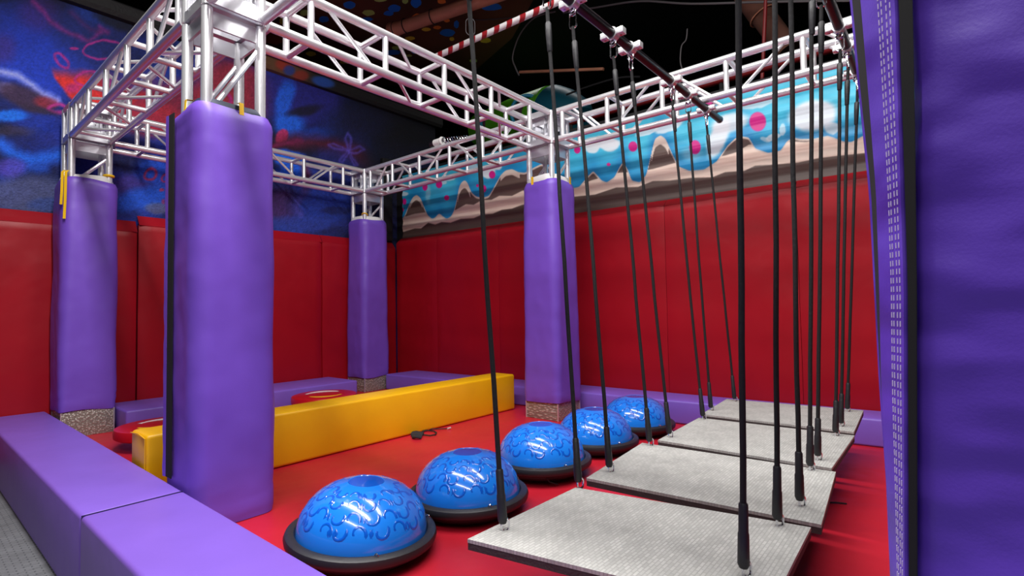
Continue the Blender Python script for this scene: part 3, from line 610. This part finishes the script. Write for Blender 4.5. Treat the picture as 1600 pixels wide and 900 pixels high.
# the seam of the big tower: stitched flap between two black strips
zz = np.linspace(0.02, 2.05, 60)
def edge(tab, u):
    ys, xs = zip(*tab); out = []
    for z in zz:
        y = 450 - (z - CAM[2]) * FPX / 0.66
        for _ in range(12):
            x = np.interp(y, ys, xs); q = onu(x, y, u); y += (q.z - z) * 900
        out.append(Vector((u, q.y, z)))
    return out
eA = edge([(-60, 1326), (0, 1332), (150, 1346), (300, 1362), (450, 1370), (600, 1378), (750, 1389), (960, 1398)], 0.03)
eB = edge([(-60, 1330), (0, 1336), (150, 1350), (300, 1366), (450, 1373), (600, 1381), (750, 1392), (960, 1401)], 0.025)
eC = edge([(-60, 1345), (0, 1351), (150, 1364), (300, 1376), (450, 1381), (600, 1384), (750, 1393), (960, 1402)], -0.01)
eD = edge([(-60, 1402), (0, 1405), (200, 1412), (450, 1420), (960, 1422)], -0.064)
eE = edge([(-60, 1424), (0, 1426), (200, 1430), (450, 1433), (960, 1434)], -0.066)
sheet('velcro_strip', 'velcro', T5, eE, eD, 0.004)
fl = sheet('stitched_flap', 'purple_shaded', T5, eD, eC, 0.006)
sheet('velcro_strip', 'velcro', T5, eC, eB, 0.004)
sheet('closing_flap', 'purple_shaded', T5, eB, eA, 0.004)
_t = (eD[31] - eD[29]).cross(eC[30] - eD[30]).normalized(); FN = _t * 0.0062 if _t.dot(Vector(CAM) - eD[30]) > 0 else -_t * 0.0005
for t_ in (0.12, 0.23, 0.37, 0.46):          # rows of white stitches on the flap
    mb = MB(); z = 0.1
    def f(q):
        k = (q - zz[0]) / (zz[1] - zz[0]); i = int(k); k -= i; return (eD[i].lerp(eC[i], t_)).lerp(eD[i + 1].lerp(eC[i + 1], t_), k)
    while z < 2.03:
        mb.tube([f(z) + FN, f(z + .0075) + FN], 0.0008, 5); z += 0.0115
    tag(mb.build('stitching', 'thread', fl), kind='stuff')

# ------------------------------------------------------------------ blue half-ball domes
def dome(cx, cy, z0, label, seed, tilt=(0, 0)):
    T = Matrix.Rotation(R_(tilt[0]), 3, 'X') @ Matrix.Rotation(R_(tilt[1]), 3, 'Y')
    o = thing('balance_dome', (cx, cy, 0), label, 'balance dome', 'blue balance domes'); c = (cx, cy, z0)
    MB().lathe([(0.0, 0.0), (0.19, 0.0), (0.235, 0.012), (0.25, 0.03), (0.25, 0.05), (0.0, 0.05)], c, 40, T).build('base', 'rubber', o, smooth=True)
    rim = [(0.243 + 0.0, 0.040), (0.272, 0.040), (0.284, 0.050), (0.287, 0.064), (0.282, 0.078), (0.268, 0.086), (0.252, 0.084), (0.246, 0.076), (0.243, 0.04)]
    MB().lathe(rim, c, 56, T).build('rim', 'rubber', o, smooth=True)
    H = 0.188; Rr = 0.246; prof = [(Rr, 0.062)]
    for k in range(0, 19):
        t = k / 18 * math.pi / 2; r = Rr * math.cos(t) ** 0.86; z = 0.075 + H * math.sin(t)
        if r > 0.072: prof.append((r, z))
    zt2 = prof[-1][1]; prof += [(0.070, zt2 + .002), (0.066, zt2 - .002), (0.03, zt2 - .001), (0.0, zt2 - .001)]
    MB().lathe(prof, c, 64, T).build('ball', 'ball', o, smooth=True)
    MB().lathe([(0.066, zt2 - .0015), (0.066, zt2 + .0005), (0.03, zt2 + .0016), (0.0, zt2 + .002)], c, 40, T).build('top_disc', 'ball_swirl', o, smooth=True)
    rg = random.Random(seed); mb = MB()
    def on(th, t):          # point on the dome, t 0 rim .. pi/2 top
        r = Rr * max(math.cos(t), 0) ** 0.86; return Vector((r * math.cos(th), r * math.sin(th), 0.075 + H * math.sin(t)))
    for row, (t0, nn, sc_) in enumerate([(0.42, 20, 1.0), (0.66, 20, .95), (0.90, 18, .85), (1.10, 14, .7)]):
        for i in range(nn):
            th = 2 * math.pi * (i + .5 * (row % 2)) / nn + rg.uniform(-.05, .05); hd = 1 if (i + row) % 2 else -1; pts = []
            R0 = 0.030 * sc_
            for k in range(13):       # a curl with a tail
                a = hd * (-0.6 + 4.4 * k / 12); rr = R0 * (1.05 - 0.055 * k)
                lx, ly = rr * math.cos(a) - R0 * .2, rr * math.sin(a) * 1.1
                pts.append(Vector(c) + T @ (on(th + lx / (Rr * max(math.cos(t0), .25)), t0 + ly / 0.21) * 0.9585))
            mb.tube(pts, [0.0110] + [0.0130 - 0.00010 * k for k in range(11)] + [0.0110], 10)
            if rg.random() < .7:
                p2 = [Vector(c) + T @ (on(th + hd * .16 + .03 * hd * math.sin(k * .9), t0 - .10 + k * .045) * 0.9585) for k in range(5)]
                mb.tube(p2, [.0110, .0122, .0128, .0122, .0110], 10)
    tag(mb.build('swirl_relief', 'ball_swirl', o, smooth=True), kind='stuff')
    q = T @ Vector((0.264 * math.cos(-2.0), 0.264 * math.sin(-2.0), 0.088)); q2 = T @ Vector((0.264 * math.cos(-.4), 0.264 * math.sin(-.4), .088))
    for e in (q, q2): MB().torus(Vector(c) + e, (1, .4, .2), 0.007, 0.0025, 12, 6).build('ring', 'steel', o, smooth=True)
    return o
dome(0.292, -0.755, 0.016, 'nearest blue balance dome, tilted beside the purple curb', 1, (3.5, 3.0))
dome(0.872, -0.765, 0.004, 'second blue balance dome from the front', 2)
dm3 = dome(1.505, -0.728, 0.016, 'middle one of the five blue balance domes', 3)
dome(2.118, -0.715, 0.004, 'fourth blue balance dome from the front', 4)
dome(2.712, -0.715, 0.004, 'farthest blue balance dome beside the mural-side curb', 5)
a = onz(845, 737, .09); b = onz(872, 757, .01)
MB().tube([a, (a + b) / 2 + Vector((0, 0, -.02)), b], 0.003, 6).build('cord', 'cable', dm3, smooth=True)

# ------------------------------------------------------------------ red discs by the wall
def red_disc(cx, cy, zt2, label):
    o = thing('spinner_disc', (cx, cy, 0), label, 'foam disc', 'red foam discs')
    MB().lathe([(0.0, zt2 - .075), (0.285, zt2 - .075), (0.298, zt2 - .066), (0.30, zt2 - .05), (0.30, zt2 - .02), (0.294, zt2 - .006), (0.275, zt2), (0.0, zt2)], (cx, cy, 0), 56).build('cushion', 'disc_red', o, smooth=True)
    MB().lathe([(0.0, 0.0), (0.13, 0.0), (0.13, 0.015), (0.05, 0.03), (0.05, zt2 - .07), (0, zt2 - .07)], (cx, cy, 0), 24).build('foot', 'rubber', o, smooth=True)
    for m, a0, a1, nm in (('print_white', 10, 135, 'printed_swoosh'), ('print_yellow', 190, 300, 'printed_swoosh')):
        vs = []; n = 20
        for k in range(n + 1):
            t = R_(a0 + (a1 - a0) * k / n); wd = 0.024 * (0.35 + math.sin(math.pi * min(1, k / n * 1.15)) if k / n < .87 else 0.5)
            for r in (0.17 - wd, 0.17 + wd): vs += [(cx + r * math.cos(t), cy + r * math.sin(t), zt2 + .0005), (cx + r * math.cos(t), cy + r * math.sin(t), zt2 + .002)]
        fs = []
        for k in range(n): b = 4 * k; fs += [(b + 1, b + 3, b + 7, b + 5), (b, b + 4, b + 6, b + 2), (b, b + 1, b + 5, b + 4), (b + 2, b + 6, b + 7, b + 3)]
        MB().add(vs, fs).build(nm, m, o)
    return o
red_disc(0.40, 1.86, 0.15, 'red foam disc with printed swoosh beside the left end tower')
red_disc(1.80, 2.08, 0.15, 'red foam disc with printed swoosh near the far corner tower')

# ------------------------------------------------------------------ hanging bars, swings
ZP = ZB - 0.052
def hang_bar(v, u0, u1, clamps, label):
    o = thing('hanging_bar', (u0, v, ZP), label, 'steel bar', 'black hanging bars')
    MB().tube([(u0, v, ZP), (u1, v, ZP)], 0.024, 18).build('pipe', 'blackpipe', o, smooth=True)
    MB().tube([(u1 - .004, v, ZP), (u1 + .006, v, ZP)], 0.026, 18).build('end_cap', 'alu_plate', o, smooth=True)
    for u in clamps:
        cl = MB().tube([(u - .020, v, ZP), (u + .020, v, ZP)], 0.031, 16).build('clamp', 'alu', o, smooth=True)
        for s_ in (-1, 1):
            MB().box((u - .020, v + s_ * .046 - .018, ZP - .016), (u + .020, v + s_ * .046 + .018, ZP + .016)).build('clamp_lug', 'alu', cl, bevel=.003)
            MB().tube([(u, v + s_ * .044, ZP - .02), (u, v + s_ * .044, ZP + .026)], 0.006, 8).build('clamp_bolt', 'steel', cl)
        MB().torus((u, v, ZP - .046), (1, 0, 0), 0.015, 0.006, 16, 8).build('eye', 'steel', cl, smooth=True)
    return o
BV1, BV2 = -1.302, -2.185
topsL = [0.36, 0.84, 1.04, 1.41, 1.60, 2.14, 2.405, 2.74]
topsR = [0.42, 0.80, 1.02, 1.40, 1.60, 2.10, 2.36, 2.75]
hang_bar(BV1, -0.1, 3.02, topsL, 'black steel bar on the left carrying rope clamps under the truss')
hang_bar(BV2, -0.1, 3.02, topsR, 'black steel bar on the right carrying rope clamps beside the near tower')
def swing(quad, zt2, ropes, label, tiltz=(0, 0, 0, 0)):
    """quad: near-left, far-left, far-right, near-right plan points; ropes: four (top u, bar v, bottom point)"""
    q = [Vector((*a, zt2 + dz)) for a, dz in zip(quad, tiltz)]; c = sum(q, Vector()) / 4
    o = thing('swing_platform', c, label, 'swing platform', 'grey rope swing platforms')
    def slab(z0, z1, k): return MB().add([Vector((c.x + (p.x - c.x) * k, c.y + (p.y - c.y) * k, p.z + z)) for z in (z0, z1) for p in q], [(0, 1, 2, 3), (7, 6, 5, 4), (4, 5, 1, 0), (5, 6, 2, 1), (6, 7, 3, 2), (7, 4, 0, 3)])
    slab(-0.010, 0.0, 1.0).build('deck_mat', 'deck', o)
    slab(-0.030, -0.0101, 0.998).build('rubber_edge', 'edge_rubber', o)
    for a, b in ((0, 3), (1, 2)):
        A = q[a].lerp(q[b], .08) + (q[1 if a == 0 else 0] - q[a]) * .16; B = q[b].lerp(q[a], .08) + (q[2 if b == 3 else 3] - q[b]) * .16
        MB().bar(A + Vector((0, 0, -.043)), B + Vector((0, 0, -.043)), 0.05, 0.025).build('support_rail', 'rubber', o)
    for u, v, b in ropes:
        top = Vector((u, v, ZP - .115)); b = Vector((*b, 0)); i = min(range(4), key=lambda k: (Vector((q[k].x, q[k].y)) - Vector((b.x, b.y))).length); b.z = q[i].z + .018
        pts = []; side = Vector((mnoise.noise(Vector((u, v, 1))), mnoise.noise(Vector((u, v, 5))), 0)) * .012
        for k in range(15):
            t = k / 14; pts.append(top.lerp(b, t) + side * math.sin(math.pi * t) + Vector((mnoise.noise(Vector((u * 5, t * 6, v))), mnoise.noise(Vector((v * 5, t * 6, u))), 0)) * .003)
        rp = MB().tube(pts, 0.0078, 10).build('rope', 'rope', o, smooth=True)
        d = (b - top).normalized()
        MB().tube([top + d * .07, top + d * .075, top + d * .12, top + d * .20, top + d * .205], [.009, .0130, .0130, .0105, .0085], 10).build('tape_sleeve', 'tape', rp, smooth=True)
        e = pts[-1]; d2 = (pts[-1] - pts[-3]).normalized()
        MB().tube([e - d2 * .155, e - d2 * .15, e - d2 * .085, e - d2 * .08, e - d2 * .01, e], [.009, .0115, .012, .0135, .0145, .010], 10).build('tape_sleeve', 'tape', rp, smooth=True)
        MB().link(top + Vector((0, 0, .035)), (0, 1, 0) if mnoise.noise(Vector((u * 9, v, 0))) > 0 else (1, 0, 0), (0, 0, 1), 0.085, 0.036, 0.0045).build('carabiner', 'steel', rp, smooth=True)
        MB().link(e + Vector((.004, -.006, -.004)), (0.6, 0.8, 0), (0, 0, 1), 0.036, 0.022, 0.004).build('shackle', 'steel', rp, smooth=True)
    return o
zs_ = 0.288
sw = [([(0.155, -1.475), (0.697, -1.487), (0.822, -2.215), (0.29, -2.228)], [(0.262, -1.515), (0.707, -1.493), (0.778, -2.135), (0.421, -2.142)], 'nearest grey rope swing platform at the bottom of the photo'),
      ([(0.810, -1.462), (1.410, -1.402), (1.445, -2.190), (0.860, -2.235)], [(0.930, -1.495), (1.426 - .04, -1.45), (1.469 - .06, -2.11), (0.982, -2.155)], 'second grey rope swing platform from the front'),
      ([(1.500, -1.440), (2.118, -1.415), (2.140, -2.172), (1.485, -2.170)], [(1.585, -1.462), (2.09, -1.447), (2.08, -2.10), (1.578, -2.108)], 'third grey rope swing platform from the front'),
      ([(2.225, -1.390), (2.83, -1.348), (2.88, -2.133), (2.22, -2.160)], [(2.36, -1.40), (2.76, -1.42), (2.78, -2.062), (2.32, -2.09)], 'farthest grey rope swing platform, nearest the mural wall')]
for k, (qd, bt, lb) in enumerate(sw):
    rp = [(topsL[2 * k], BV1, bt[0]), (topsL[2 * k + 1], BV1, bt[1]), (topsR[2 * k + 1], BV2, bt[2]), (topsR[2 * k], BV2, bt[3])]
    swing(qd, zs_, rp, lb)

# ------------------------------------------------------------------ things overhead and in the hall
def bare(name, mb, m, label, cat, base, smooth=True, group=None):
    o = mb.build(name, m, None, smooth=smooth, base=base); return tag(o, label, cat, group)
# candy striped pole
A = onz(678, 90, 3.45); B = onz(905, -12, 3.45); B = A + (B - A) * 1.6
o = thing('striped_pole', A, 'red and white striped pole under the ceiling', 'pole'); MB().tube([A, B], 0.028, 16).build('pole', 'stripe_white', o, smooth=True)
d = (B - A).normalized(); sx, sy = perp(d); L = (B - A).length; nb = int(L / 0.145)
for k in range(nb):
    mb = MB(); vs = []; n = 20; t0 = 0.05 + k * 0.145
    for i in range(n + 1):
        a_ = 2 * math.pi * i / n; off = 0.035 * math.cos(a_)
        for t in (t0 + off, t0 + off + 0.062): vs.append(A + d * t + (math.cos(a_) * sx + math.sin(a_) * sy) * 0.0292)
    mb.add(vs, [(2 * i, 2 * i + 1, 2 * i + 3, 2 * i + 2) for i in range(n)]).build('stripe', 'stripe_red', o, smooth=True)
# brown duct with ring clamps
A = onz(612, 48, 4.35); B = onz(772, -6, 4.35); d = (B - A).normalized(); B2 = A + (B - A) * 2.2
o = thing('duct', A, 'brown painted duct under the spotted ceiling', 'duct')
MB().tube([A - d * .02, A, A + d * .12, A + d * .16, B2], [.085, .092, .075, .072, .072], 18).build('pipe', 'duct', o, smooth=True)
for t in (0.06, 0.22, 0.62): MB().torus(A + d * t, d, 0.082, 0.006, 20, 6).build('clamp_ring', 'cable', o, smooth=True)
# dark brown duct on the right, red pole
A = onu(1232, 80, 4.2); B = onu(1165, -12, 4.2); o = thing('duct', A, 'dark brown duct hanging behind the right girder', 'duct')
MB().tube([A, A.lerp(B, .55), A.lerp(B, .6), B], [.10, .10, .115, .115], 18).build('pipe', 'ceiling_brown', o, smooth=True)
MB().torus(A.lerp(B, .58), B - A, 0.118, 0.006, 20, 6).build('clamp_ring', 'duct', o, smooth=True)
A = onu(1189, 165, 3.95); B = onu(1197, -10, 3.95); bare('red_pole', MB().tube([A, B], 0.016, 10), 'red_pipe', 'thin red pole standing behind the right girder', 'pole', A)
# red pipe along the mural wall
A = Vector((3.72, 2.6, 2.93)); B = Vector((3.80, -4.5, 2.93)); o = thing('wall_pipe', A, 'dark red pipe running above the mural wall behind the girder', 'pipe')
MB().tube([A, B], 0.042, 14).build('pipe', 'red_pipe', o, smooth=True)
for t in (0.08, .3, .52, .74): p_ = A.lerp(B, t); MB().tube([p_, p_ - Vector((0, 0, .2))], 0.018, 8).build('bracket', 'hall_black', o)
# cables and a thin rail in the dark
def cable(px, u, r, label, m='cable'):
    pts = [onu(x, y, u) for x, y in px]; fine_ = []
    for i in range(len(pts) - 1):
        p0, p1, p2, p3 = pts[max(0, i - 1)], pts[i], pts[i + 1], pts[min(len(pts) - 1, i + 2)]
        for k in range(6):
            t = k / 6; fine_.append(0.5 * ((2 * p1) + (p2 - p0) * t + (2 * p0 - 5 * p1 + 4 * p2 - p3) * t * t + (3 * p1 - p0 - 3 * p2 + p3) * t ** 3))
    fine_.append(pts[-1]); return bare('hanging_cable', MB().tube(fine_, r, 6), m, label, 'cable', pts[0])
mat('cable_grey', (92, 88, 90), 0.6)
cable([(868, 18), (835, 28), (812, 55), (801, 88), (805, 105), (811, 118)], 3.95, 0.009, 'grey cable looping down behind the left swing rope', 'cable_grey')
cable([(720, 26), (745, 31), (770, 30), (800, 28), (835, 26)], 3.95, 0.007, 'thin cable sagging below the striped pole', 'cable_grey')
cable([(880, 20), (930, 12), (1000, 2), (1080, 6), (1200, 3), (1340, 1)], 3.95, 0.010, 'long cable running along the top of the photo', 'cable_grey')
cable([(885, 148), (920, 135), (965, 122), (1000, 120)], 4.4, 0.011, 'dark cable rising from the green slide', 'cable')
cable([(1074, 45), (1072, 62), (1065, 72), (1063, 95), (1066, 108)], 3.95, 0.006, 'curled thin wire hanging in the dark', 'cable_grey')
A = onu(812, 113, 4.3); B = onu(943, 108, 4.3); bare('thin_rail', MB().bar(A, B, 0.03, 0.03), 'duct', 'thin brown rail hanging in the dark above the slide', 'rail', A, False)
A = onz(735, 47, 3.52); o = bare('wire_loop', MB().link(A + Vector((0, 0, .03)), (0.6, .8, 0), (0, 0, 1), 0.16, 0.085, 0.004), 'cable_grey', 'wire loop holding up the striped pole', 'wire', A)
# green tunnel slide beyond the mural wall
US = 5.0
def sp_(x, y, u=US): return onu(x, y, u)
o = thing('tunnel_slide', sp_(830, 185), 'green and teal tunnel slide beyond the mural wall', 'slide')
c0 = sp_(752, 205, 5.25); c1 = sp_(863, 176, 5.0); c2 = sp_(912, 190, 4.9); rad = (sp_(860, 136) - sp_(860, 216)).length / 2
MB().tube([c0, c0.lerp(c1, .5), c1], [rad * .75, rad * .95, rad], 28).build('green_tube', 'slide_green', o, smooth=True)
MB().tube([c1, c1.lerp(c2, .4), c1.lerp(c2, .8), c2], [rad * 1.02, rad * .98, rad * .8, rad * .5], 28).build('teal_bend', 'slide_teal', o, smooth=True)
for x, y, rr, uu in ((829, 178, 0.62, 5.0), (768, 194, 0.36, 5.15)):
    p_ = sp_(x, y, uu); toc = (Vector(CAM) - p_).normalized(); toc = Vector((toc.x, toc.y, 0)).normalized(); toc = (toc + Vector((.25, .3, -.2))).normalized(); p_ = p_ + toc * rad * .95
    wd = MB().torus(p_, toc, rad * rr, rad * .07, 32, 10).build('porthole_ring', 'slide_ring', o, smooth=True)
    n = 28; a_, b_ = perp(toc); MB().add([p_ - toc * .02 + (math.cos(2 * math.pi * k / n) * a_ + math.sin(2 * math.pi * k / n) * b_) * rad * rr for k in range(n)], [tuple(range(n))]).build('porthole_pane', 'slide_inside', wd)
for k in (0.25, 0.75):
    p_ = c0.lerp(c1, k) - Vector((0, 0, rad * .7)); MB().tube([p_, (p_.x, p_.y, GZ)], 0.04, 10).build('support_post', 'hall_black', o, smooth=True)
# white fitting with spiral cable on the far girder
A = Vector((U4, 1.44, ZT + .062)); o = thing('pipe_fitting', A, 'white fitting with black cap and coiled cable on the far girder', 'fitting')
dv = Vector((0, 1, 0))
MB().tube([A + dv * .03, A + dv * .09], 0.034, 16).build('black_cap', 'blackpipe', o, smooth=True); MB().tube([A - dv * .05, A + dv * .03], 0.036, 16).build('body', 'white_board', o, smooth=True)
MB().torus(A - dv * .08, (0, 1, 0), .03, .014, 18, 8).build('collar', 'white_board', o, smooth=True)
MB().tube([A + Vector((.0 + .028 * math.cos(k * .8), -.10 - k * .0045, .0 + .028 * math.sin(k * .8) - k * .0007)) for k in range(80)], 0.005, 6).build('coiled_cable', 'steel', o, smooth=True)
# black coiled cable on the floor
A = onz(650, 678, .0); o = thing('cable_bundle', A, 'bundle of black cable lying at the foot of the yellow beam', 'cable')
P_ = lambda x, y, z=.008: onz(x, y, z)
for k in range(5):
    MB().tube([P_(641 + k, 677 + k * 1.6, .012 + .004 * (k % 2)), P_(650, 675 + k * 2, .02), P_(662 - k, 677 + k * 1.7, .012)], 0.010, 8).build('winding', 'cable', o, smooth=True)
MB().tube([P_(660, 679), P_(672, 680.5), P_(680, 679), P_(682, 676), P_(678, 673.5), P_(668, 672.5), P_(660, 674)], 0.005, 8).build('loop', 'cable', o, smooth=True)
MB().tube([P_(655, 672.5, .012), P_(672, 670.5), P_(690, 670), P_(701, 669.5)], 0.004, 8).build('lead', 'cable', o, smooth=True)
MB().tube([P_(699, 669.8), P_(704, 668.5)], 0.008, 8).build('plug', 'alu', o, smooth=True)

A = onz(1296, 785, .004); B = onz(1323, 787, .004); bare('plastic_scrap', MB().bar(A, A.lerp(B, .5) + Vector((.004, .004, 0)), .012, .004).bar(A.lerp(B, .5) + Vector((.004, .004, 0)), B, .010, .004), 'cable', 'thin black scrap lying on the red floor right of the swings', 'scrap', A, False)

for o in bpy.data.objects:
    if '_base' in o: del o['_base']
